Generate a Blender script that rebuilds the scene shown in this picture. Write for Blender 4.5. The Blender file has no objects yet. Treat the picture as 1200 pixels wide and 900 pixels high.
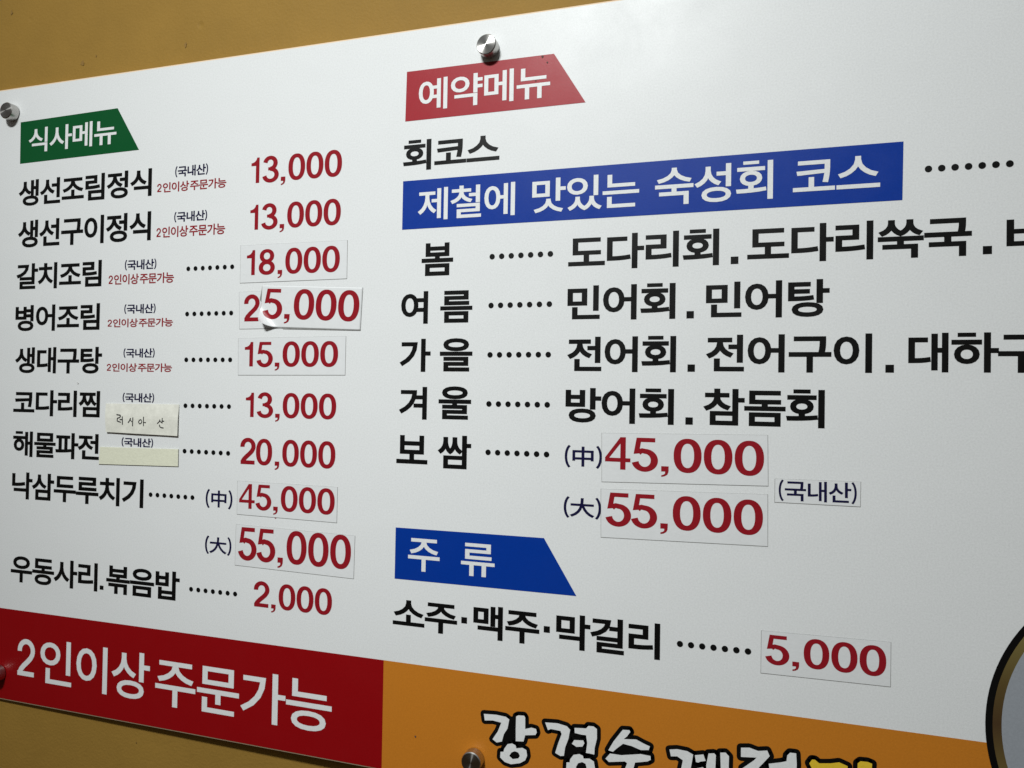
import bpy, bmesh, math, random
from mathutils import Vector, Matrix

random.seed(7)
SC = bpy.context.scene
COL = SC.collection

# ------------------------------------------------------------------ camera
D = 0.5625                      # camera to board front, metres
ZC = 1.60                       # camera height
FPX = 900.0                     # focal length in photograph pixels (1200 wide)
YAW, PITCH, ROLL = (math.radians(a) for a in (18.214, 0.932, 0.928))
_f = Vector((-math.sin(YAW)*math.cos(PITCH), math.cos(YAW)*math.cos(PITCH), math.sin(PITCH)))
_r0 = Vector((math.cos(YAW), math.sin(YAW), 0))
_u0 = _r0.cross(_f)
_r = _r0*math.cos(ROLL) + _u0*math.sin(ROLL)
_u = _u0*math.cos(ROLL) - _r0*math.sin(ROLL)
cam = bpy.data.cameras.new('camera')
cam.sensor_width = 36.0
cam.lens = 36.0*FPX/1200.0
cam.clip_start = 0.01
cam.clip_end = 50
camo = bpy.data.objects.new('camera', cam)
COL.objects.link(camo)
m = Matrix((_r, _u, -_f)).transposed().to_4x4()
m.translation = (0, -D, ZC)
camo.matrix_world = m
SC.camera = camo

# ------------------------------------------------------------------ world, lamp, exposure
w = bpy.data.worlds.new('World')
SC.world = w
w.use_nodes = True
nt = w.node_tree
bg = nt.nodes['Background']
tc = nt.nodes.new('ShaderNodeTexCoord')
sx = nt.nodes.new('ShaderNodeSeparateXYZ')
rp = nt.nodes.new('ShaderNodeValToRGB')
mp = nt.nodes.new('ShaderNodeMapRange')
mp.inputs['From Min'].default_value = -1
mp.inputs['From Max'].default_value = 1
nt.links.new(tc.outputs['Generated'], sx.inputs[0])
nt.links.new(sx.outputs['Z'], mp.inputs['Value'])
nt.links.new(mp.outputs[0], rp.inputs[0])
els = rp.color_ramp.elements
els[0].position = 0.30; els[0].color = (0.085, 0.060, 0.036, 1)      # the dim brown room below
els[1].position = 0.80; els[1].color = (0.55, 0.58, 0.60, 1)       # the pale ceiling
e = els.new(0.52); e.color = (0.125, 0.105, 0.078, 1)
nt.links.new(rp.outputs[0], bg.inputs['Color'])
bg.inputs['Strength'].default_value = 0.38

la = bpy.data.lights.new('ceiling_lamp', 'AREA')
la.shape = 'RECTANGLE'
la.size, la.size_y = 0.28, 0.13
la.energy = 6.7
la.spread = math.radians(93)
la.color = (0.97, 1.0, 0.985)
lo = bpy.data.objects.new('ceiling_lamp', la)
COL.objects.link(lo)
lo.location = (-0.36, -1.20, 2.66)
lo.rotation_euler = (Vector((-0.28, 0, 1.51)) - lo.location).to_track_quat('-Z', 'Y').to_euler()

SC.view_settings.view_transform = 'Standard'
SC.view_settings.look = 'None'
SC.view_settings.exposure = 0.0
SC.view_settings.gamma = 1.0


# ------------------------------------------------------------------ helpers
def on_board(px, py):
    """a point of the board's front plane, (x, z) in metres, from where the photo shows it"""
    d = _r*((px-600)/FPX) + _u*((450-py)/FPX) + _f
    return Vector((d.x/d.y*D, ZC + d.z/d.y*D))


def mat(name, col, rough=0.5, spec=0.5, metal=0.0, bump=0.0, bscale=900.0, mottle=0.0, mscale=60.0, film=False):
    M = bpy.data.materials.new(name)
    M.use_nodes = True
    n = M.node_tree.nodes
    L = M.node_tree.links
    b = n['Principled BSDF']
    b.inputs['Base Color'].default_value = (*col, 1)
    b.inputs['Roughness'].default_value = rough
    b.inputs['Specular IOR Level'].default_value = spec
    b.inputs['Metallic'].default_value = metal
    t = n.new('ShaderNodeTexCoord')
    if mottle > 0:
        q = n.new('ShaderNodeTexNoise')
        q.inputs['Scale'].default_value = mscale
        q.inputs['Detail'].default_value = 5
        q.inputs['Roughness'].default_value = 0.7
        L.new(t.outputs['Object'], q.inputs['Vector'])
        r = n.new('ShaderNodeValToRGB')
        r.color_ramp.elements[0].position = 0.25
        r.color_ramp.elements[1].position = 0.75
        r.color_ramp.elements[0].color = (*[c*(1-mottle) for c in col], 1)
        r.color_ramp.elements[1].color = (*[min(1, c*(1+mottle)) for c in col], 1)
        L.new(q.outputs['Fac'], r.inputs[0])
        L.new(r.outputs[0], b.inputs['Base Color'])
    if bump > 0:
        q = n.new('ShaderNodeTexNoise')
        q.inputs['Scale'].default_value = bscale
        q.inputs['Detail'].default_value = 3
        L.new(t.outputs['Object'], q.inputs['Vector'])
        bp = n.new('ShaderNodeBump')
        bp.inputs['Strength'].default_value = bump
        bp.inputs['Distance'].default_value = 0.0004
        L.new(q.outputs['Fac'], bp.inputs['Height'])
        L.new(bp.outputs[0], b.inputs['Normal'])
        if film:                                 # the film is a little wavy and unevenly wiped
            g = n.new('ShaderNodeNewGeometry')
            q2 = n.new('ShaderNodeTexNoise')
            q2.inputs['Scale'].default_value = 7
            q2.inputs['Detail'].default_value = 3
            L.new(g.outputs['Position'], q2.inputs['Vector'])
            b2 = n.new('ShaderNodeBump')
            b2.inputs['Strength'].default_value = 0.10
            b2.inputs['Distance'].default_value = 0.012
            L.new(q2.outputs['Fac'], b2.inputs['Height'])
            L.new(b2.outputs[0], bp.inputs['Normal'])
            q3 = n.new('ShaderNodeTexNoise')
            q3.inputs['Scale'].default_value = 22
            q3.inputs['Detail'].default_value = 6
            q3.inputs['Roughness'].default_value = 0.7
            q3.inputs['Distortion'].default_value = 0.6
            L.new(g.outputs['Position'], q3.inputs['Vector'])
            mr = n.new('ShaderNodeMapRange')
            mr.inputs['From Min'].default_value = 0.3
            mr.inputs['From Max'].default_value = 0.7
            mr.inputs['To Min'].default_value = rough-0.07
            mr.inputs['To Max'].default_value = rough+0.07
            L.new(q3.outputs['Fac'], mr.inputs['Value'])
            L.new(mr.outputs[0], b.inputs['Roughness'])
    return M


FB = dict(rough=0.38, spec=0.22, bump=0.16, bscale=1800, mottle=0.09, mscale=800, film=True)   # matt film over the print
M_WHITE = mat('white_film', (0.80, 0.815, 0.82), **FB)
M_BLACK = mat('black_print', (0.004, 0.004, 0.004), **FB)
M_RED = mat('red_print', (0.36, 0.022, 0.032), **FB)
M_NAVY = mat('navy_print', (0.008, 0.007, 0.045), **FB)
M_CRIM = mat('crimson_print', (0.29, 0.009, 0.017), **FB)
M_BAND = mat('red_band_print', (0.28, 0.003, 0.005), **FB)
M_GREEN = mat('green_print', (0.003, 0.085, 0.022), **FB)
M_BLUE = mat('blue_print', (0.001, 0.036, 0.30), **FB)
M_ORANGE = mat('orange_print', (0.57, 0.200, 0.020), **FB)
M_YELLOW = mat('yellow_print', (0.80, 0.55, 0.04), **FB)
M_GREY = mat('grey_print', (0.33, 0.355, 0.39), **FB)
M_EDGE = mat('board_core', (0.78, 0.60, 0.42), rough=0.5)
M_STICK = mat('sticker_film', (0.785, 0.80, 0.81), rough=0.36, bump=0.2, bscale=400, mottle=0.03, mscale=120)
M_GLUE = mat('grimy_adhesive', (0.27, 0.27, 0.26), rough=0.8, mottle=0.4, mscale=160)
M_PAPER = mat('note_paper', (0.78, 0.775, 0.70), rough=0.8, spec=0.2, bump=0.5, bscale=250, mottle=0.13, mscale=110)
M_CREAM = mat('cream_tape', (0.78, 0.785, 0.63), rough=0.75, spec=0.2, bump=0.5, bscale=600, mottle=0.05, mscale=300)
M_FOAM = mat('brown_foam', (0.16, 0.10, 0.06), rough=0.9)
M_PEN = mat('pen_ink', (0.02, 0.02, 0.022), rough=0.6)
M_SPECK = mat('dirt', (0.10, 0.06, 0.05), rough=0.8)
M_SMEAR = mat('smudge', (0.64, 0.64, 0.63), rough=0.6)


def steel(name, radial):
    M = bpy.data.materials.new(name)
    M.use_nodes = True
    n = M.node_tree.nodes
    L = M.node_tree.links
    b = n['Principled BSDF']
    b.inputs['Metallic'].default_value = 1
    b.inputs['Base Color'].default_value = (0.50, 0.49, 0.47, 1)
    b.inputs['Roughness'].default_value = 0.33
    if radial:
        b.inputs['Anisotropic'].default_value = 0.95
        b.inputs['Anisotropic Rotation'].default_value = 0.25
        b.inputs['Roughness'].default_value = 0.27
        tg = n.new('ShaderNodeTangent')
        tg.direction_type = 'RADIAL'
        tg.axis = 'Y'
        L.new(tg.outputs[0], b.inputs['Tangent'])
    return M


M_CAP = steel('turned_steel', True)
M_STEEL = steel('polished_steel', False)


def link(name, me, material, parent=None):
    o = bpy.data.objects.new(name, me)
    COL.objects.link(o)
    me.materials.append(material)
    if parent is not None:
        o.parent = parent
        o.matrix_parent_inverse = parent.matrix_world.inverted()
    return o


def from_bm(name, bm, material, parent=None, smooth=False):
    me = bpy.data.meshes.new(name)
    bm.to_mesh(me)
    bm.free()
    if smooth:
        for p in me.polygons:
            p.use_smooth = True
    return link(name, me, material, parent)


def thing(name, label, cat, loc, group=None, kind=None):
    o = bpy.data.objects.new(name, None)
    o.empty_display_size = 0.02
    COL.objects.link(o)
    o.location = loc
    o.matrix_world = Matrix.Translation(loc)
    o['label'] = label
    o['category'] = cat
    if group:
        o['group'] = group
    return o


def prism(bm, pts, y0, y1):
    """closed outline pts (x, z), front face at y0 (towards the camera, smaller), back at y1"""
    area = sum(pts[i][0]*pts[(i+1) % len(pts)][1]-pts[(i+1) % len(pts)][0]*pts[i][1] for i in range(len(pts)))
    if area < 0:
        pts = pts[::-1]
    a = [bm.verts.new((p[0], y0, p[1])) for p in pts]
    b = [bm.verts.new((p[0], y1, p[1])) for p in pts]
    bm.faces.new(a)
    bm.faces.new(b[::-1])
    for i in range(len(pts)):
        j = (i+1) % len(pts)
        bm.faces.new((a[j], a[i], b[i], b[j]))


def sheet(bm, pts, y):
    area = sum(pts[i][0]*pts[(i+1) % len(pts)][1]-pts[(i+1) % len(pts)][0]*pts[i][1] for i in range(len(pts)))
    if area < 0:
        pts = pts[::-1]
    f = bm.faces.new([bm.verts.new((p[0], y, p[1])) for p in pts])
    f.normal_update()
    if len(pts) > 4:
        bmesh.ops.triangulate(bm, faces=[f])


# ------------------------------------------------------------------ lettering
# glyph outlines come from Blender's built-in font; they are thickened, squared up and filled here
_tc = bpy.data.curves.new('lettering_source', 'FONT')
_to = bpy.data.objects.new('lettering_source', _tc)
COL.objects.link(_to)
_tc.dimensions = '2D'
_tc.fill_mode = 'NONE'
_tc.resolution_u = 4
_loops = {}
_glyphs = {}


def loop_area(l):
    return sum(l[i][0]*l[(i+1) % len(l)][1]-l[(i+1) % len(l)][0]*l[i][1] for i in range(len(l)))/2


def font_loops(ch):
    if ch in _loops:
        return _loops[ch]
    _tc.body = ch
    me = bpy.data.meshes.new_from_object(_to.evaluated_get(bpy.context.evaluated_depsgraph_get()))
    adj = {}
    for e in me.edges:
        p, q = e.vertices
        adj.setdefault(p, []).append(q)
        adj.setdefault(q, []).append(p)
    seen, out = set(), []
    for st in range(len(me.vertices)):
        if st in seen or st not in adj:
            continue
        l, cur = [st], st
        seen.add(st)
        while True:
            nx = [k for k in adj[cur] if k not in seen]
            if not nx:
                break
            cur = min(nx)
            seen.add(cur)
            l.append(cur)
        out.append([(me.vertices[k].co.x, me.vertices[k].co.y) for k in l])
    bpy.data.meshes.remove(me)
    if ch in '회하해참철':                 # the sign's letters carry a flat dash here, not an upright tick
        res = []
        for l in out:
            top = max(p[1] for p in l)
            if len(l) in (8, 17) and abs(l[0][1]-l[-1][1]) < 1e-3 and top-l[0][1] < 1e-3 and top-l[1][1] < .16 and l[-1][0]-l[0][0] < .1:
                xc = (l[0][0]+l[-1][0])/2
                yb = l[1][1]
                body = [(p[0], p[1]-.026 if p[1] > yb-.09 else p[1]) for p in l[2:-2]]
                res.append(body)
                wd = .15 if ch != '해' else .125
                t2 = max(top, .815)+.008
                res.append([(xc-wd, t2-.05), (xc+wd, t2-.05), (xc+wd, t2), (xc-wd, t2)])
            else:
                res.append(l)
        out = res
    big = max(out, key=lambda l: abs(loop_area(l)))
    if loop_area(big) < 0:
        out = [l[::-1] for l in out]
    _loops[ch] = out
    return out


def thicken(l, d):
    pts = []
    for p in l:
        if not pts or math.hypot(p[0]-pts[-1][0], p[1]-pts[-1][1]) > 1e-4:
            pts.append(p)
    if math.hypot(pts[0][0]-pts[-1][0], pts[0][1]-pts[-1][1]) < 1e-4:
        pts.pop()
    n, out = len(pts), []
    for i in range(n):
        p0, p1, p2 = Vector(pts[i-1]), Vector(pts[i]), Vector(pts[(i+1) % n])
        d1, d2 = (p1-p0).normalized(), (p2-p1).normalized()
        n1, n2 = Vector((d1.y, -d1.x)), Vector((d2.y, -d2.x))
        k = 1+n1.dot(n2)
        mi = (n1+n2)/max(k, .35)
        out.append(tuple(p1+mi*d))
    return out


def fill(loops):
    """union of oriented loops (non-zero winding), triangulated"""
    from mathutils.geometry import delaunay_2d_cdt
    V, E = [], []
    for l in loops:
        n = len(V)
        V += [Vector(p) for p in l]
        E += [(n+i, n+(i+1) % len(l)) for i in range(len(l))]
    v, e, f, *_ = delaunay_2d_cdt(V, E, [], 0, 1e-6)
    keep = []
    for t in f:
        cx = sum(v[i].x for i in t)/len(t)
        cy = sum(v[i].y for i in t)/len(t)
        wn = 0
        for l in loops:
            for i in range(len(l)):
                (x0, y0), (x1, y1) = l[i], l[(i+1) % len(l)]
                if (y0 <= cy) != (y1 <= cy):
                    if x0+(cy-y0)/(y1-y0)*(x1-x0) > cx:
                        wn += 1 if y1 > y0 else -1
        if wn > 0:
            keep.append(tuple(t))
    return [(p.x, p.y) for p in v], keep


def arc(cx, cy, rx, ry, a0, a1, n=18):
    return [(cx+rx*math.cos(math.radians(a0+(a1-a0)*i/n)), cy+ry*math.sin(math.radians(a0+(a1-a0)*i/n))) for i in range(n+1)]


def oval(cx, cy, rx, ry, p=2.25, n=40):
    o = []
    for i in range(n):
        t = math.tau*i/n
        c, s_ = math.cos(t), math.sin(t)
        o.append((cx+rx*math.copysign(abs(c)**(2/p), c), cy+ry*math.copysign(abs(s_)**(2/p), s_)))
    return o


def stroke(path, wx, wy):
    """outline of a path with horizontal pen wx (on upright runs) and wy (on flat runs)"""
    n = len(path)
    L_, R_ = [], []
    for i in range(n):
        p0, p1 = Vector(path[max(0, i-1)]), Vector(path[min(n-1, i+1)])
        d = (p1-p0).normalized()
        nn = Vector((-d.y, d.x))
        h = .5*math.hypot(wx*nn.x, wy*nn.y)
        L_.append(tuple(Vector(path[i])+nn*h))
        R_.append(tuple(Vector(path[i])-nn*h))
    l = L_+R_[::-1]
    return l if loop_area(l) > 0 else l[::-1]


WX, WY = .192, .150


def digit_loops(c):
    if c == '0':
        return [oval(.36, .5, .36, .515), oval(.36, .5, .36-WX, .515-WY)[::-1]]
    if c == '1':
        return [[(0, .68), (.205, .68), (.205, 0), (.36, 0), (.36, 1.0), (.25, 1.0), (.225, .915), (.165, .845), (.09, .805), (0, .79)][::1]]
    if c == '2':
        a = arc(.32, .70, .25, .25, 187, -8)
        a += [(.555, .61), (.49, .505), (.38, .40), (.24, .285), (.13, .17), (.075, .06)]
        return [stroke(a, WX, WY+.01), [(0, 0), (.63, 0), (.63, WY), (0, WY)], [(0, 0), (.16, .05), (.16, .128), (.02, .09)]]
    if c == '3':
        return [stroke(arc(.315, .735, .225, .215, 172, -90), WX, WY), stroke(arc(.325, .273, .27, .228, 92, -172, 24), WX, WY),
                [(.22, .455), (.34, .455), (.34, .575), (.22, .575)]]
    if c == '4':
        return [[(.415, 1), (.56, 1), (.56, .355), (.69, .355), (.69, .235), (.56, .235), (.56, 0), (.415, 0), (.415, .235), (0, .235), (0, .36)][::-1],
                [(.415, .355), (.115, .355), (.415, .80)][::-1]]
    if c == '5':
        return [[(.105, 1), (.60, 1), (.60, .872), (.222, .872), (.172, .52), (.028, .50)][::-1],
                stroke([(.155, .545), (.20, .585), (.26, .607)] + arc(.325, .315, .258, .275, 88, -168, 26), WX, WY)]
    if c == '8':
        return [oval(.35, .74, .315, .275, 2.1), oval(.35, .74, .315-WX+.01, .275-WY+.012, 2.1)[::-1],
                oval(.35, .275, .35, .29, 2.1), oval(.35, .275, .35-WX, .29-WY, 2.1)[::-1]]
    return [[(0, .16), (0, 0), (.105, 0), (.10, -.06), (.065, -.095), (.005, -.115), (.005, -.165), (.09, -.145), (.16, -.095), (.19, -.02), (.195, .05), (.195, .16)]]


def ccw_pair(ls):
    """outer loop anticlockwise, its holes clockwise"""
    return ls


def digit_glyph(c, wx=.192, wy=.150):
    global WX, WY
    WX, WY = wx, wy
    k = ('digit', c, wx)
    if k not in _glyphs:
        ls = digit_loops(c)
        if c in '1,':
            ls = [l if loop_area(l) > 0 else l[::-1] for l in ls]
        if c == '2' or c == '3':
            ls = [l if loop_area(l) > 0 else l[::-1] for l in ls]
        if c == '4':
            ls = [ls[0] if loop_area(ls[0]) > 0 else ls[0][::-1], ls[1] if loop_area(ls[1]) < 0 else ls[1][::-1]]
        if c == '5':
            ls = [l if loop_area(l) > 0 else l[::-1] for l in ls]
        _glyphs[k] = fill(ls)
    return _glyphs[k]


def glyph(ch, off):
    k = (ch, off)
    if k not in _glyphs:
        o = off
        ls = font_loops(ch)
        lim = min(1.0, 1.0)
        _glyphs[k] = fill([thicken(l, o*lim) for l in ls])
    return _glyphs[k]


WID = {'0': .72, '1': .36, '2': .63, '3': .66, '4': .69, '5': .64, '8': .70, ',': .195}


def price_text(body, off=0):
    V, F = [], []
    x = 0
    prev = None
    for c in body:
        if prev:
            x += .125 if c == ',' else .125 if prev == ',' else .17 if prev == '1' else .055
        v, f = digit_glyph(c)
        n = len(V)
        V += [(p+x, q) for p, q in v]
        F += [tuple(i+n for i in t) for t in f]
        x += WID[c]
        prev = c
    return V, F


def line_text(body, off, adv=.875):
    V, F = [], []
    x = 0
    for c in body:
        if c == ' ':
            x += .10
            continue
        if c.isdigit():
            v, f = digit_glyph(c, .135+2*off, .110+1.6*off)
            v = [(.05+p*.72*.92, q*.755) for p, q in v]
            step = .56
        elif c == '.':
            s_ = .070
            v, f = [(.07-s_+.03, -.02), (.07+s_+.03, -.02), (.07+s_+.03, -.02+2*s_), (.07-s_+.03, -.02+2*s_)], [(0, 1, 2, 3)]
            step = .24
        elif c in '()':
            side = 1 if c == '(' else -1
            pa = [(.10+.085*(1-math.cos(math.radians(t)))*1.0, .375+.52*math.sin(math.radians(t))) for t in range(-66, 67, 11)]
            pa = [(.02+(p-.10)*2.6, q) for p, q in pa]
            if side < 0:
                mx = max(p for p, q in pa)
                pa = [(mx+.02-p, q) for p, q in pa]
            ls = [stroke(pa, .062+1.6*off, .062+1.6*off)]
            v, f = fill(ls)
            step = .19
            if c == ')':
                v = [(p+.04, q) for p, q in v]
        else:
            v, f = glyph(c, off)
            step = adv
            if c in '中大':
                xs = [v[i][0] for t in f for i in t]
                ctr = (min(xs)+max(xs))/2
                v = [((p-ctr)*.90+.44, (q-.375)*.92+.375) for p, q in v]
        n = len(V)
        V += [(p+x, q) for p, q in v]
        F += [tuple(i+n for i in t) for t in f]
        x += step
    return V, F


def lettering(name, body, TL, BR, material, y, parent, off=0.016, rot=0.0, price=False, hook=None, fine=False):
    """fit the ink of body between the photo corners TL and BR on the board"""
    a, b = on_board(*TL), on_board(*BR)
    mid = (a+b)/2
    c, s = math.cos(rot), math.sin(rot)
    d = b-a
    wdt = d.x*c + d.y*s
    hgt = -(-d.x*s + d.y*c)
    if price:
        V, F = price_text(body)
        ymin, ymax = 0, 1
    else:
        V, F = line_text(body, off)
        used = {i for f in F for i in f}
        ymin, ymax = min(V[i][1] for i in used), max(V[i][1] for i in used)
    used = {i for f in F for i in f}
    xmin, xmax = min(V[i][0] for i in used), max(V[i][0] for i in used)
    bm = bmesh.new()
    vs = {}
    for i in sorted(used):
        p, q = V[i]
        lx = ((p-xmin)/(xmax-xmin)-.5)*wdt
        lz = ((q-ymin)/(ymax-ymin)-.5)*hgt
        vs[i] = bm.verts.new((mid.x+lx*c-lz*s, y, mid.y+lx*s+lz*c))
    for f in F:
        try:
            bm.faces.new([vs[i] for i in f])
        except ValueError:
            pass
    for f in bm.faces:
        f.normal_update()
        if f.normal.y > 0:
            f.normal_flip()
    if fine:
        bmesh.ops.triangulate(bm, faces=bm.faces[:])
        for _ in range(3):
            bmesh.ops.subdivide_edges(bm, edges=[e for e in bm.edges if e.calc_length() > 0.0012], cuts=1)
            bmesh.ops.triangulate(bm, faces=bm.faces[:])
    if hook:
        for v in bm.verts:
            v.co = hook(v.co)
    return from_bm(name, bm, material, parent)


def dot_row(name, first, last, parent, n=7, r=0.0020, y=-0.0002):
    a, b = on_board(*first), on_board(*last)
    bm = bmesh.new()
    for i in range(n):
        c = a.lerp(b, i/(n-1))
        sheet(bm, [(c.x+r*math.cos(t*math.tau/20), c.y+r*math.sin(t*math.tau/20)) for t in range(20)], y)
    return from_bm(name, bm, M_BLACK, parent)


def square_dot(name, c, parent, s=0.0026, y=-0.0002):
    c = on_board(*c)
    bm = bmesh.new()
    sheet(bm, [(c.x-s, c.y-s), (c.x+s, c.y-s), (c.x+s, c.y+s), (c.x-s, c.y+s)], y)
    return from_bm(name, bm, M_BLACK, parent)


# ------------------------------------------------------------------ wall
def build_wall():
    bm = bmesh.new()
    ang = math.radians(1.1)                      # the plaster runs a little out of true
    def wy(x):
        return 0.0185 + x*math.tan(ang)
    prism(bm, [(-2.5, 0.0), (2.5, 0.0), (2.5, 2.7), (-2.5, 2.7)], 0, 0.12)
    for v in bm.verts:
        v.co.y += wy(v.co.x)
    M = mat('mustard_wall_paint', (0.315, 0.182, 0.036), rough=0.66, spec=0.2, mottle=0.07, mscale=14)
    n, L = M.node_tree.nodes, M.node_tree.links
    t = n.new('ShaderNodeTexCoord')
    n1 = n.new('ShaderNodeTexNoise'); n1.inputs['Scale'].default_value = 420; n1.inputs['Detail'].default_value = 4
    n2 = n.new('ShaderNodeTexNoise'); n2.inputs['Scale'].default_value = 26; n2.inputs['Detail'].default_value = 2
    vo = n.new('ShaderNodeTexVoronoi'); vo.inputs['Scale'].default_value = 15
    mr = n.new('ShaderNodeMapRange')
    mr.inputs['From Min'].default_value = 0.02; mr.inputs['From Max'].default_value = 0.06
    for q in (n1, n2, vo):
        L.new(t.outputs['Object'], q.inputs['Vector'])
    L.new(vo.outputs['Distance'], mr.inputs['Value'])
    a1 = n.new('ShaderNodeMath'); a1.operation = 'MULTIPLY_ADD'; a1.inputs[1].default_value = 2.5
    a2 = n.new('ShaderNodeMath'); a2.operation = 'MULTIPLY_ADD'; a2.inputs[1].default_value = 1.6
    L.new(n2.outputs['Fac'], a1.inputs[0]); L.new(n1.outputs['Fac'], a1.inputs[2])
    L.new(mr.outputs[0], a2.inputs[0]); L.new(a1.outputs[0], a2.inputs[2])
    bp = n.new('ShaderNodeBump'); bp.inputs['Strength'].default_value = 0.35; bp.inputs['Distance'].default_value = 0.0009
    L.new(a2.outputs[0], bp.inputs['Height'])
    L.new(bp.outputs[0], n['Principled BSDF'].inputs['Normal'])
    o = from_bm('wall', bm, M)
    o['kind'] = 'structure'
    MC = mat('wall_chip', (0.26, 0.146, 0.031), rough=0.8)
    for px, py, r in [(14, 15, .0022), (97, 74, .0030), (113, 66, .0012), (218, 53, .0024), (160, 870, .0009)]:
        q = on_board(px, py)
        k = (D+wy(q.x))/D
        x, z = q.x*k, ZC+(q.y-ZC)*k
        bm = bmesh.new()
        sheet(bm, [(x+r*.6*math.cos(a*.7)*(1+.45*math.sin(a*2.3+px)), z+r*math.sin(a*.7)*(1+.3*math.cos(a*1.7+py))) for a in range(9)], wy(x)-.0004)
        from_bm('chip', bm, MC, o)
    o['label'] = 'mustard brown painted wall behind the menu board'
    return o


build_wall()

# ------------------------------------------------------------------ the board
U = D
XL, XR = -1.337*U, 1.05*U
ZT, ZB = ZC + 0.5285*U, ZC - 0.5395*U
ZBAND = ZC - 0.3822*U
XSPLIT = -0.5165*U

board = thing('menu_board', 'large white acrylic menu board with Korean dish names, red prices and two coloured bottom bands',
              'menu board', (0, 0, ZB))
bm = bmesh.new()
CH = 0.0012                                  # worn, eased front edge
rings = []
for i_, y_ in ((CH, 0.0), (0.0, 0.0006), (0.0, 0.0042)):
    rings.append([bm.verts.new(p) for p in ((XL+i_, y_, ZB+i_), (XR-i_, y_, ZB+i_), (XR-i_, y_, ZT-i_), (XL+i_, y_, ZT-i_))])
bm.faces.new(rings[0])
bm.faces.new(rings[2][::-1])
for ra, rb in zip(rings, rings[1:]):
    for k in range(4):
        bm.faces.new((ra[(k+1) % 4], ra[k], rb[k], rb[(k+1) % 4]))
bmesh.ops.recalc_face_normals(bm, faces=bm.faces[:])
panel = from_bm('panel', bm, M_WHITE, board)
panel.data.materials.append(M_EDGE)
for p in panel.data.polygons:
    if p.normal.y > -0.97:
        p.material_index = 1

Y1, Y2, Y3 = -0.00015, -0.0003, -0.00045


def flat(name, pts, material, parent, y=Y1):
    bm = bmesh.new()
    sheet(bm, [tuple(p) for p in pts], y)
    return from_bm(name, bm, material, parent)


EI = CH
red_band = flat('red_band', [(XL+EI, ZB+EI), (XSPLIT, ZB+EI), (XSPLIT, ZBAND), (XL+EI, ZBAND)], M_BAND, board)
lettering('lettering', '2인이상', (21.6, 743.5), (175, 822.5), M_WHITE, Y2, red_band, .012)
lettering('lettering', '주문가능', (183, 769), (388.3, 861), M_WHITE, Y2, red_band, .012)
orange_band = flat('orange_band', [(XSPLIT, ZB+EI), (XR-EI, ZB+EI), (XR-EI, ZBAND), (XSPLIT, ZBAND)], M_ORANGE, board)


def banner(pix, material, words, off=.014, rect=False):
    b = flat('heading_banner', [on_board(*p) for p in pix], material, board)
    for t, tl, br in words:
        lettering('lettering', t, tl, br, M_WHITE, Y2, b, off)
    return b


banner([(24.4, 143.4), (138, 126.8), (163, 175.6), (23.6, 192)], M_GREEN, [('식사메뉴', (34.4, 151.2), (136.4, 168.2))])
banner([(477, 84.3), (649.3, 63), (686.3, 120), (475, 142.5)], M_RED, [('예약메뉴', (491.3, 94), (644.6, 113.6))])
banner([(472.5, 212.5), (1058.8, 165.8), (1057.5, 234.5), (471.3, 269.3)], M_BLUE,
       [('제철에', (490.3, 221.5), (603.3, 252)), ('맛있는', (624.1, 210.5), (748.8, 242.5)),
        ('숙성회', (768, 197.5), (905.6, 232.8)), ('코스', (929.5, 188.7), (1031.3, 219))])
banner([(463.8, 618), (637.5, 630.5), (675.5, 698.5), (462.5, 678)], M_BLUE,
       [('주', (478.8, 630), (515, 671.6)), ('류', (540.8, 635.5), (579.5, 677.4))])

OFF_K = .025
DISH = [
    ('생선조림정식', (22.4, 212), (177.6, 229.4)), ('생선구이정식', (21.6, 259), (176.6, 281.5)),
    ('갈치조림', (19.8, 309.5), (118.8, 335.8)), ('병어조림', (18.6, 358), (116.6, 386.8)),
    ('생대구탕', (18.2, 407), (119.2, 438)), ('코다리찜', (16.2, 456.5), (116.8, 489.6)),
    ('해물파전', (15.8, 504.8), (115.8, 539.8)), ('낙삼두루치기', (14.6, 552.5), (167.8, 595.6)),
    ('우동사리.볶음밥', (13.2, 649.4), (210.2, 705)),
    ('회코스', (472.8, 165.5), (585.2, 191.8)), ('봄', (494.5, 285.5), (530.8, 322.3)),
    ('여', (470.5, 342), (501.3, 379.3)), ('름', (516.3, 341), (553.3, 377.8)),
    ('가', (468.8, 397.2), (504.3, 435.8)), ('을', (515.8, 396.5), (553.3, 435.4)),
    ('겨', (468, 453), (500, 491.8)), ('울', (514.3, 452.5), (551.8, 492)),
    ('보', (465, 509.5), (500.8, 544.3)), ('쌈', (513.3, 509.6), (551.8, 550.3)),
    ('도다리회', (666.3, 276.5), (842.5, 310.6)), ('도다리쑥국', (876, 265.8), (1138.8, 299.5)), ('비', (1179.5, 254), (1230, 297)),
    ('민어회', (665.3, 335), (791.3, 373.6)), ('민어탕', (827.5, 331), (972, 371)),
    ('전어회', (665, 394.5), (792, 436.3)), ('전어구이', (827.5, 392.5), (1021.8, 437)), ('대하구', (1064.5, 390.3), (1225, 437)),
    ('방어회', (663, 454), (789.5, 498)), ('참돔회', (824.3, 455), (966.3, 502)),
    ('소주', (460.8, 701.3), (535.5, 744.8)), ('맥주', (555, 708), (631.8, 756.5)), ('막걸리', (652, 718), (773.3, 773.6)),
]
for t, tl, br in DISH:
    lettering('dish_name', t, tl, br, M_BLACK, Y1, board, OFF_K)
for c in [(860.8, 305), (1157, 293), (808.8, 368.8), (810, 431.3), (1042.5, 432), (807.5, 493.3)]:
    square_dot('separator_dot', c, board)
for c in [(544, 726.8), (640.8, 737.5)]:
    square_dot('separator_dot', c, board, 0.0024)

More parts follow.
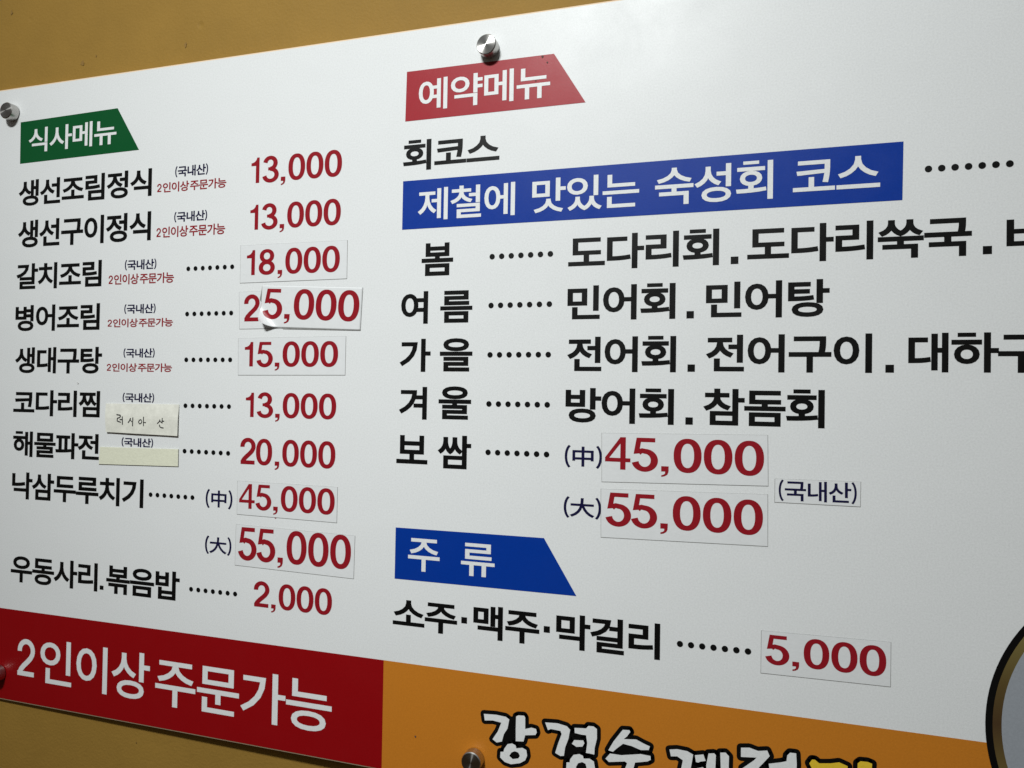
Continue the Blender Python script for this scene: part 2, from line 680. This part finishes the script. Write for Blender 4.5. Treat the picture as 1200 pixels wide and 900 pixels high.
for tl, br in [((205.6, 194.8), (243.8, 204.6)), ((204.4, 248.3), (242.7, 258.3)), ((146.6, 304.6), (183.2, 315.4)),
               ((145.9, 356.4), (182.3, 367.2)), ((145, 408), (181.2, 419.4)), ((144, 460), (180.6, 472.2)), ((142.8, 512.2), (179.4, 525))]:
    lettering('origin_note', '(국내산)', tl, br, M_NAVY, Y1, board, .025)
for tl, br in [((184.4, 214.8), (265.2, 219.7)), ((183.6, 266.5), (263.8, 274.3)), ((127.6, 322), (203.8, 331.2)),
               ((126.4, 373.8), (202.6, 382.6)), ((125.4, 425.6), (201.5, 436))]:
    lettering('order_note', '2인이상 주문가능', tl, br, M_CRIM, Y1, board, .020)
for t, tl, br in [('(中)', (241.4, 572.5), (272.2, 597.4)), ('(大)', (240.6, 627), (271, 651.8)),
                  ('(中)', (662, 521), (705.3, 549.6)), ('(大)', (660.8, 581), (704.3, 609.3))]:
    lettering('size_note', t, tl, br, M_NAVY, Y1, board, .018)
for a, b in [((220.8, 315), (272.2, 312.6)), ((219.4, 368), (271, 366.8)), ((218.4, 421.6), (269.8, 421.6)),
             ((217.4, 475.4), (268.4, 476.4)), ((216.4, 528.6), (267.4, 531.2)), ((176.6, 579.6), (225.6, 583)), ((224, 690.4), (275.6, 696))]:
    dot_row('dot_leader', a, b, board, r=0.0021)
for a, b in [((1088, 198), (1183.3, 191.8)), ((576.8, 300.8), (645, 297.5)), ((575.5, 358), (643.8, 356.3)), ((574.3, 415.8), (642.5, 415.5)),
             ((573, 473.3), (641.3, 474.3)), ((572, 530), (640.5, 532.5)), ((796.8, 754.5), (876.5, 763.3))]:
    dot_row('dot_leader', a, b, board, r=0.0022)
OFF_D = .012
for t, tl, br in [('13,000', (295, 185.4), (400.6, 206)), ('13,000', (293.6, 240.5), (399.2, 263)), ('13,000', (288.4, 460), (393.8, 491.4)),
                  ('20,000', (282, 513.5), (392.8, 549.2)), ('2,000', (297.8, 681), (388.8, 721.2))]:
    lettering('price', t, tl, br, M_CRIM, Y1, board, OFF_D, price=True)

# small marks on the film
for (px, py), r, mt in [((635.9, 66.6), .0008, M_SPECK), ((641.5, 73.4), .0006, M_SPECK), ((628, 95), .0005, M_SPECK), ((91.5, 449), .0009, M_SMEAR), ((487, 863), .0007, M_SPECK)]:
    c = on_board(px, py)
    flat('dirt_speck', [(c.x+r*math.cos(k*.7)*(1+.4*math.sin(k*2.1)), c.y+r*1.2*math.sin(k*.7)) for k in range(9)], mt, board, Y3)
# the round emblem printed over the lower right corner
def circle3(p, q, s):
    ax, ay, bx, by, cx, cy = *p, *q, *s
    d = 2*(ax*(by-cy)+bx*(cy-ay)+cx*(ay-by))
    ux = ((ax*ax+ay*ay)*(by-cy)+(bx*bx+by*by)*(cy-ay)+(cx*cx+cy*cy)*(ay-by))/d
    uy = ((ax*ax+ay*ay)*(cx-bx)+(bx*bx+by*by)*(ax-cx)+(cx*cx+cy*cy)*(bx-ax))/d
    return ux, uy, math.hypot(ax-ux, ay-uy)


ex, ez, eR = circle3(on_board(1200, 732.5), on_board(1154.5, 842), on_board(1162, 900))


def disc(name, r, material, parent, y, dx=0):
    return flat(name, [(ex+dx+r*math.cos(k*math.tau/128), max(ZB+CH, ez+r*math.sin(k*math.tau/128))) for k in range(128)], material, parent, y)


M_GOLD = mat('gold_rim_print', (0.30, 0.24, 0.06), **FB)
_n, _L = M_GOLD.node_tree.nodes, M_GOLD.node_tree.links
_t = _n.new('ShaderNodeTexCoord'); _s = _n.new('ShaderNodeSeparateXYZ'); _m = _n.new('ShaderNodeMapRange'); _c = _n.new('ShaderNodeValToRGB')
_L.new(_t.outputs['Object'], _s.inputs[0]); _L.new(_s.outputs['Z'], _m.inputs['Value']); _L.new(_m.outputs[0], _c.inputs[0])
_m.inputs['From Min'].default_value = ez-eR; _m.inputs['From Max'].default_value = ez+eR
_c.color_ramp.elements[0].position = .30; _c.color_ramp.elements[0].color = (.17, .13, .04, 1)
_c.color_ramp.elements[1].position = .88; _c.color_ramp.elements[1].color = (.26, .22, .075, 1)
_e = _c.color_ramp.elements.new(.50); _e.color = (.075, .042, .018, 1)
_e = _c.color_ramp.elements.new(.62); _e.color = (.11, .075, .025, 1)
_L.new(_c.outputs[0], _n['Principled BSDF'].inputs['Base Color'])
emblem = disc('round_emblem', eR, M_BLACK, board, Y2)
_e0 = on_board(1154.5, 842).x
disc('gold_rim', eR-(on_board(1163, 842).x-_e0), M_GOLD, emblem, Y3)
disc('grey_centre', eR-(on_board(1173.5, 842).x-_e0), M_GREY, emblem, Y3-.00015)


# the brush lettering on the orange band: white or yellow strokes with a fat black outline
def Z7(ox, oy, k, pts):
    return [on_board(ox+x/k, oy+y/k) for x, y in pts]


BR1 = lambda p: Z7(555, 820, 7.5, p)
BR2 = lambda p: Z7(695, 840, 7.5, p)
BR3 = lambda p: Z7(835, 840, 6.0, p)
SYL = [
    # (stroke polygons, holes, colour)
    ([BR1([(92, 122), (200, 130), (285, 148), (315, 172), (300, 250), (268, 300), (250, 365), (205, 374), (168, 345), (215, 275), (245, 200), (170, 180), (100, 180)]),
      BR1([(375, 145), (395, 135), (445, 138), (455, 155), (455, 255), (510, 243), (550, 255), (557, 285), (545, 308), (455, 310), (440, 365), (372, 362), (372, 250)]),
      BR1([(270, 430), (300, 388), (340, 382), (370, 398), (378, 425), (430, 420), (465, 440), (472, 490), (455, 530), (410, 555), (330, 565), (275, 545), (235, 505), (238, 455), (265, 455)])],
     [BR1([(315, 490), (335, 460), (365, 450), (395, 462), (408, 490), (395, 512), (345, 518)])], 'w'),
    ([BR1([(630, 197), (740, 205), (820, 230), (850, 262), (835, 340), (805, 420), (795, 490), (765, 493), (718, 465), (745, 380), (775, 300), (765, 272), (680, 255), (655, 265)]),
      BR1([(888, 245), (960, 248), (990, 250), (1010, 228), (1055, 232), (1085, 255), (1085, 340), (1065, 420), (1062, 480), (1020, 470), (988, 465), (1000, 380), (990, 310), (950, 305), (890, 290)]),
      BR1([(885, 352), (965, 355), (975, 380), (958, 410), (905, 412), (865, 385)]),
      BR1([(850, 520), (880, 482), (930, 475), (962, 490), (968, 515), (1020, 515), (1058, 540), (1068, 600), (1050, 650), (990, 690), (900, 690), (830, 650), (815, 600), (818, 548), (845, 548)])],
     [BR1([(900, 590), (920, 555), (955, 545), (985, 560), (995, 600), (975, 625), (920, 628)])], 'w'),
    ([BR2([(262, 112), (320, 115), (328, 130), (300, 170), (270, 193), (380, 197), (440, 230), (500, 258), (490, 290), (420, 290), (340, 255), (265, 235), (210, 275), (175, 305), (135, 292), (180, 215)]),
      BR2([(150, 320), (250, 335), (420, 325), (505, 342), (508, 375), (480, 390), (370, 400), (350, 470), (345, 540), (280, 540), (275, 470), (300, 405), (280, 390), (140, 395), (110, 365)])],
     [], 'w'),
    ([BR2([(672, 285), (740, 282), (830, 300), (880, 330), (870, 390), (855, 470), (830, 540), (760, 530), (775, 450), (790, 380), (740, 345), (685, 345)]),
      BR2([(895, 335), (970, 328), (990, 385), (940, 392), (925, 400), (905, 395)]),
      BR2([(915, 450), (965, 440), (985, 460), (980, 500), (920, 500)]),
      BR2([(1015, 320), (1065, 318), (1080, 335), (1075, 450), (1070, 560), (1000, 560), (995, 420)]),
      BR2([(1118, 312), (1165, 312), (1195, 345), (1192, 450), (1190, 570), (1130, 570), (1122, 430)])],
     [], 'w'),
    ([BR3([(200, 215), (260, 215), (320, 238), (385, 235), (402, 275), (360, 320), (330, 350), (290, 400), (230, 400), (210, 360), (290, 305), (310, 285), (200, 280)]),
      BR3([(395, 328), (480, 318), (520, 310), (525, 270), (545, 250), (588, 255), (592, 330), (588, 420), (540, 420), (520, 360), (400, 362)])],
     [], 'w'),
    ([BR3([(680, 325), (700, 298), (720, 300), (750, 325), (830, 325), (890, 318), (950, 345), (945, 400), (900, 440), (690, 440), (700, 365)]),
      BR3([(1020, 325), (1040, 310), (1090, 315), (1122, 328), (1115, 420), (1100, 520), (1035, 520), (1018, 420)])],
     [], 'y'),
]


GAPS = {0: [BR1([(300, 150), (380, 140), (380, 400), (440, 370), (440, 430), (290, 440), (215, 370)])],
        1: [BR1([(830, 235), (900, 245), (1000, 240), (1080, 480), (1050, 540), (850, 530), (770, 480)])],
        2: [BR2([(160, 300), (260, 225), (480, 285), (490, 330), (150, 330)])],
        3: [BR2([(860, 330), (1000, 320), (1160, 320), (1160, 560), (830, 560)])],
        4: [BR3([(320, 330), (400, 300), (560, 400), (300, 420)])]}


def buffer_into(bm, pts, r, y):
    sheet(bm, [tuple(p) for p in pts], y)
    n = len(pts)
    for i in range(n):
        a, b = pts[i], pts[(i+1) % n]
        d = (b-a).normalized()
        nn = Vector((-d.y, d.x))*r
        sheet(bm, [tuple(a+nn), tuple(b+nn), tuple(b-nn), tuple(a-nn)], y-0.000002*(i % 3+1))
        sheet(bm, [(a.x+r*math.cos(k*math.tau/14), a.y+r*math.sin(k*math.tau/14)) for k in range(14)], y-0.000009)


for k_, (polys, holes, cc) in enumerate(SYL):
    bm = bmesh.new()
    for p in GAPS.get(k_, []):
        sheet(bm, [tuple(q) for q in p], Y1-.00003)
    for p in polys:
        buffer_into(bm, p, 0.0029, Y1-.00005)
    from_bm('brush_lettering', bm, M_BLACK, orange_band)
    bm = bmesh.new()
    for p in polys:
        sheet(bm, [tuple(q) for q in p], Y3)
    from_bm('brush_stroke', bm, M_YELLOW if cc == 'y' else M_WHITE, orange_band)
    for h in holes:
        flat('stroke_hole', h, M_BLACK, orange_band, Y3-.0001)


# ------------------------------------------------------------------ stickers
def quad_rot(q):
    a, b = on_board(*q[0]), on_board(*q[1])
    return math.atan2(b.y-a.y, b.x-a.x)


def sticker(label, quad, text, tl, br, rot=None, price=True, name='price_sticker', material=M_CRIM, off=OFF_D, lift=0.0, group='price stickers on the menu board'):
    pts = [on_board(*p) for p in quad]
    c = sum(pts, Vector((0, 0)))/4
    t = thing(name, label, 'sticker', (c.x, -0.0002-lift, c.y), group)
    bm = bmesh.new()
    prism(bm, [tuple(p) for p in pts], -0.00027-lift, -0.00017-lift)
    from_bm('paper', bm, M_STICK, t)
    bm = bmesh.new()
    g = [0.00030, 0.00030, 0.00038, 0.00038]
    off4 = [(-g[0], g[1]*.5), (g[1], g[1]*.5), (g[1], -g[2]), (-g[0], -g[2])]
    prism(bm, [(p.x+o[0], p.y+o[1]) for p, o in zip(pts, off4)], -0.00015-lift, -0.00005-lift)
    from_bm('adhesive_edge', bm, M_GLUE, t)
    r = quad_rot(quad) if rot is None else rot
    lettering('price' if price else 'lettering', text, tl, br, material, -0.00037-lift, t, off, r, price)
    return t


sticker('white price sticker reading 18,000 in dark red in the left column',
        [(282.4, 288), (407.2, 281.6), (406.4, 326.4), (281.6, 331.6)], '18,000', (289.8, 293.6), (398.2, 318.3), 0)
sticker('white sticker with a dark red 2, mostly hidden under the peeling sticker',
        [(280.6, 342.4), (405.5, 337), (404.8, 383.5), (281, 385.4)], '25,000', (286.6, 346.2), (396.8, 374.8), 0)
sticker('white price sticker reading 15,000 in dark red, just below the peeling sticker',
        [(279.6, 396.6), (405.4, 394), (404.4, 439.4), (279.4, 439.4)], '15,000', (287.4, 400.8), (396.2, 429.8), 0)
sticker('white price sticker reading 45,000 in the left column above a wider 55,000 sticker',
        [(278.6, 563.6), (395.6, 571), (394.6, 612.4), (278, 602.4)], '45,000', (281, 566.4), (392.2, 603.4), 0)
sticker('wide white price sticker reading 55,000 in the left column above 2,000',
        [(277, 614.4), (416, 628), (414.4, 678), (275.6, 662)], '55,000', (279.8, 617.2), (411.2, 667.4), 0)
sticker('large white price sticker reading 45,000 in the right column',
        [(705.5, 507.5), (899.5, 510), (900, 569.3), (705.5, 564.3)], '45,000', (709.5, 511.6), (895.2, 557.8), 0)
sticker('large white price sticker reading 55,000 in the right column above the blue heading',
        [(704.5, 573), (899.5, 579.5), (899.5, 640), (704.5, 629.3)], '55,000', (710, 576.7), (893.9, 627.4), 0)
sticker('white price sticker reading 5,000 lying flat just above the orange band',
        [(892.5, 739), (1043.8, 752.5), (1043.3, 804.5), (891.8, 788.3)], '5,000', (897, 743.0), (1038.4, 793.3), 0)
sticker('small white sticker with a navy bracketed Korean word right of large price stickers',
        [(908.4, 561), (1008.5, 564.8), (1008, 593.6), (908, 588.2)], '(국내산)', (912.5, 561.6), (1004.0, 591.2), None, False,
        'origin_sticker', M_NAVY, .016, group=None)

# red comma tail of the printed price that shows below the left 45,000 sticker
c = on_board(322.8, 606.4)
flat('price_remnant', [(c.x-.0012, c.y+.0004), (c.x+.0014, c.y+.0006), (c.x+.0008, c.y-.0008), (c.x-.0004, c.y-.0011)], M_CRIM, board, Y1)


# the peeling sticker: its lower left corner curls off the board
def peeling():
    quad = [(308, 334.4), (425.4, 337), (422.4, 387), (305.2, 383.2)]
    P = [on_board(*p) for p in quad]
    A, B = on_board(304.6, 352), on_board(330, 385)
    d = (B-A).normalized()
    nn = Vector((-d.y, d.x))                    # towards the curled corner
    if (P[3]-A).dot(nn) < 0:
        nn = -nn
    RAD = 0.0076

    def hook(co):
        p = Vector((co.x, co.z))
        s = (p-A).dot(nn)
        base = -co.y
        if s <= 0:
            return co
        th = s/RAD
        q = p - nn*s
        s2 = RAD*math.sin(th)
        h = RAD*(1-math.cos(th))
        k = q + nn*(s2 - base*math.sin(th)*0)
        return Vector((k.x, -(h+base), k.y))

    cx = sum(P, Vector((0, 0)))/4
    t = thing('price_sticker', 'white price sticker reading 5,000 with its lower left corner curling off',
              'sticker', (cx.x, -0.0006, cx.y), 'price stickers on the menu board')
    nu, nv = 72, 34
    bm = bmesh.new()
    front, back = [], []
    for j in range(nv+1):
        fr, bk = [], []
        for i in range(nu+1):
            u, v = (i/nu)**1.6, j/nv
            top = P[0].lerp(P[1], u)
            bot = P[3].lerp(P[2], u)
            p = top.lerp(bot, v)
            fr.append(bm.verts.new(hook(Vector((p.x, -0.00049, p.y)))))
            bk.append(bm.verts.new(hook(Vector((p.x, -0.00043, p.y)))))
        front.append(fr)
        back.append(bk)
    for j in range(nv):
        for i in range(nu):
            bm.faces.new((front[j+1][i], front[j+1][i+1], front[j][i+1], front[j][i]))
            bm.faces.new((back[j][i], back[j][i+1], back[j+1][i+1], back[j+1][i]))
    for i in range(nu):
        bm.faces.new((front[0][i], front[0][i+1], back[0][i+1], back[0][i]))
        bm.faces.new((front[nv][i+1], front[nv][i], back[nv][i], back[nv][i+1]))
    for j in range(nv):
        bm.faces.new((front[j+1][0], front[j][0], back[j][0], back[j+1][0]))
        bm.faces.new((front[j][nu], front[j+1][nu], back[j+1][nu], back[j][nu]))
    from_bm('paper', bm, M_STICK, t, smooth=True)
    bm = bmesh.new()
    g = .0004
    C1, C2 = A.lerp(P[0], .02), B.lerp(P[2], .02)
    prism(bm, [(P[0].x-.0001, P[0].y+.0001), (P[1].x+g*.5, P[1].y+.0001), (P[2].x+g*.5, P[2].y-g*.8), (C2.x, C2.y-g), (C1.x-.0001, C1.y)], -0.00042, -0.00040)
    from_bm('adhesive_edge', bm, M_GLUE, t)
    lettering('price', '5,000', (310.2, 338.2), (420.4, 376.8), M_CRIM, -0.00059, t, OFF_D, quad_rot(quad), True, hook, True)


peeling()


# ------------------------------------------------------------------ notes
def ribbon(bm, pts, wd, y):
    for i in range(len(pts)-1):
        a, b = pts[i], pts[i+1]
        d = (b-a).normalized()
        n_ = Vector((-d.y, d.x))*wd
        sheet(bm, [tuple(a+n_), tuple(b+n_), tuple(b-n_), tuple(a-n_)], y-.000002*i)


def paper_note():
    H = 0.0020
    cs = [(122.6, 472.8), (208.6, 474.0), (207.6, 511.0), (123.8, 506.2)]
    pts = []
    for p in cs:                                 # the sheet floats H in front of the board: bring it in along the line of sight
        q = on_board(*p)
        pts.append(Vector((0, ZC)) + (q-Vector((0, ZC)))*(D-H)/D)
    c = sum(pts, Vector((0, 0)))/4
    t = thing('paper_note', 'small off-white paper note with handwritten black Korean letters, raised on foam tape', 'paper note', (c.x, -0.0003, c.y))
    nu, nv = 24, 10
    bm = bmesh.new()
    rows = []
    for s in (0, 1):
        for j in range(nv+1):
            r = []
            for i in range(nu+1):
                u, v = i/nu, j/nv
                p = pts[0].lerp(pts[1], u).lerp(pts[3].lerp(pts[2], u), v)
                lift = H*(0.30+0.70*min(1, v*2.2)) + 0.00012*math.sin(u*9+v*4)
                r.append(bm.verts.new((p.x, -lift+s*.00028, p.y)))
            rows.append(r)
    fr, bk = rows[:nv+1], rows[nv+1:]
    for j in range(nv):
        for i in range(nu):
            bm.faces.new((fr[j+1][i], fr[j+1][i+1], fr[j][i+1], fr[j][i]))
            bm.faces.new((bk[j][i], bk[j][i+1], bk[j+1][i+1], bk[j+1][i]))
    for i in range(nu):
        bm.faces.new((fr[0][i], fr[0][i+1], bk[0][i+1], bk[0][i]))
        bm.faces.new((fr[nv][i+1], fr[nv][i], bk[nv][i], bk[nv][i+1]))
    for j in range(nv):
        bm.faces.new((fr[j+1][0], fr[j][0], bk[j][0], bk[j+1][0]))
        bm.faces.new((fr[j][nu], fr[j+1][nu], bk[j+1][nu], bk[j][nu]))
    from_bm('paper', bm, M_PAPER, t, smooth=False)
    bm = bmesh.new()
    ins = [p + (c-p)*.06 for p in pts]
    ins[0] = ins[0].lerp(ins[3], .45)
    ins[1] = ins[1].lerp(ins[2], .45)
    prism(bm, [tuple(p) for p in ins], -H+.00045, -0.0002)
    from_bm('foam_pad', bm, M_FOAM, t)
    bm = bmesh.new()
    def S(pp):
        o = []
        for x, y in pp:
            q = on_board(110+x/9, 460+y/9)
            o.append(Vector((0, ZC)) + (q-Vector((0, ZC)))*(D-H)/D)
        return o
    for st in [[(240, 232), (282, 238), (276, 262), (248, 270), (247, 300), (285, 312)], [(300, 250), (302, 338)], [(272, 285), (300, 284)],
               [(388, 268), (375, 300), (360, 318)], [(385, 285), (400, 310)], [(412, 262), (408, 355)],
               [(500, 285), (480, 292), (472, 312), (482, 330), (500, 326), (508, 305), (498, 285)], [(525, 255), (524, 355)], [(525, 315), (550, 318)],
               [(700, 285), (688, 310), (668, 328)], [(695, 300), (718, 318)], [(722, 268), (720, 325)], [(722, 300), (742, 303)], [(692, 338), (694, 358), (712, 370), (735, 372)]]:
        ribbon(bm, S(st), 0.00046, -H-.00022)
    from_bm('handwriting', bm, M_PEN, t)


def cream_strip():
    pts = [on_board(*p) for p in [(118, 523.6), (209.6, 526.4), (209.2, 546.6), (116.6, 543.8)]]
    c = sum(pts, Vector((0, 0)))/4
    t = thing('paper_strip', 'blank cream paper strip stuck flat just below the handwritten note', 'paper strip', (c.x, -0.0003, c.y))
    bm = bmesh.new()
    prism(bm, [tuple(p) for p in pts], -0.00095, -0.0004)
    bmesh.ops.bevel(bm, geom=bm.edges[:], offset=.00012, segments=1, affect='EDGES')
    from_bm('paper', bm, M_CREAM, t)
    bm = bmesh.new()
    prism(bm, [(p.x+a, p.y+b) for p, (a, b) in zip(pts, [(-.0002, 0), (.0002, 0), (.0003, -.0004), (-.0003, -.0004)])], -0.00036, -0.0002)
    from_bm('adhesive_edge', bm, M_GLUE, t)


paper_note()
cream_strip()


# ------------------------------------------------------------------ standoff screws
def ring_solid(bm, prof, seg=64):
    """turn profile (r, y) about the Y axis"""
    rings = []
    for r, y in prof:
        if r < 1e-6:
            rings.append([bm.verts.new((0, y, 0))])
        else:
            rings.append([bm.verts.new((r*math.cos(k*math.tau/seg), y, r*math.sin(k*math.tau/seg))) for k in range(seg)])
    for a, b in zip(rings, rings[1:]):
        for k in range(seg):
            l = (k+1) % seg
            if len(a) == 1:
                bm.faces.new((a[0], b[k], b[l]))
            elif len(b) == 1:
                bm.faces.new((a[k], a[l], b[0]))
            else:
                bm.faces.new((a[k], a[l], b[l], b[k]))
    bmesh.ops.recalc_face_normals(bm, faces=bm.faces[:])


SR, SH = 0.0080, 0.0088


def screw(label):
    t = thing('standoff_screw', label, 'screw', (0, 0, 0), 'steel screws holding the menu board')
    bm = bmesh.new()
    ring_solid(bm, [(SR-.0004, -0.0004), (SR, -0.0007), (SR, -SH+.0007), (SR-.0006, -SH)])
    from_bm('barrel', bm, M_STEEL, t, smooth=False)
    bm = bmesh.new()
    ring_solid(bm, [(SR-.0006, -SH), (SR*.5, -SH-.0001), (0.0004, -SH-.0002), (0, -SH-.0002)], 96)
    from_bm('cap_face', bm, M_CAP, t, smooth=True)
    bm = bmesh.new()
    ring_solid(bm, [(.0045, -0.0002), (.0045, 0.0320)], 24)
    from_bm('shank', bm, M_STEEL, t, smooth=True)
    return t


def dup(t, label):
    r = t.copy()
    COL.objects.link(r)
    r['label'] = label
    for ch in list(t.children):
        c = ch.copy()
        COL.objects.link(c)
        c.parent = r
    return r


proto = screw('steel screw above the red heading, its cap shining in a bow tie')
spots = [(574, 57.5, None), (16.5, 133, 'steel screw in the top left corner of the board beside the green heading'),
         (0.5, 788, 'steel screw half out of the picture on the red band'),
         (556.5, 888, 'steel screw with dull grey cap at the bottom on the orange band')]
for px, py, lb in spots:
    o = proto if lb is None else dup(proto, lb)
    c = on_board(px, py)
    o.location = (c.x, -0.0003, c.y)

bpy.data.objects.remove(_to)
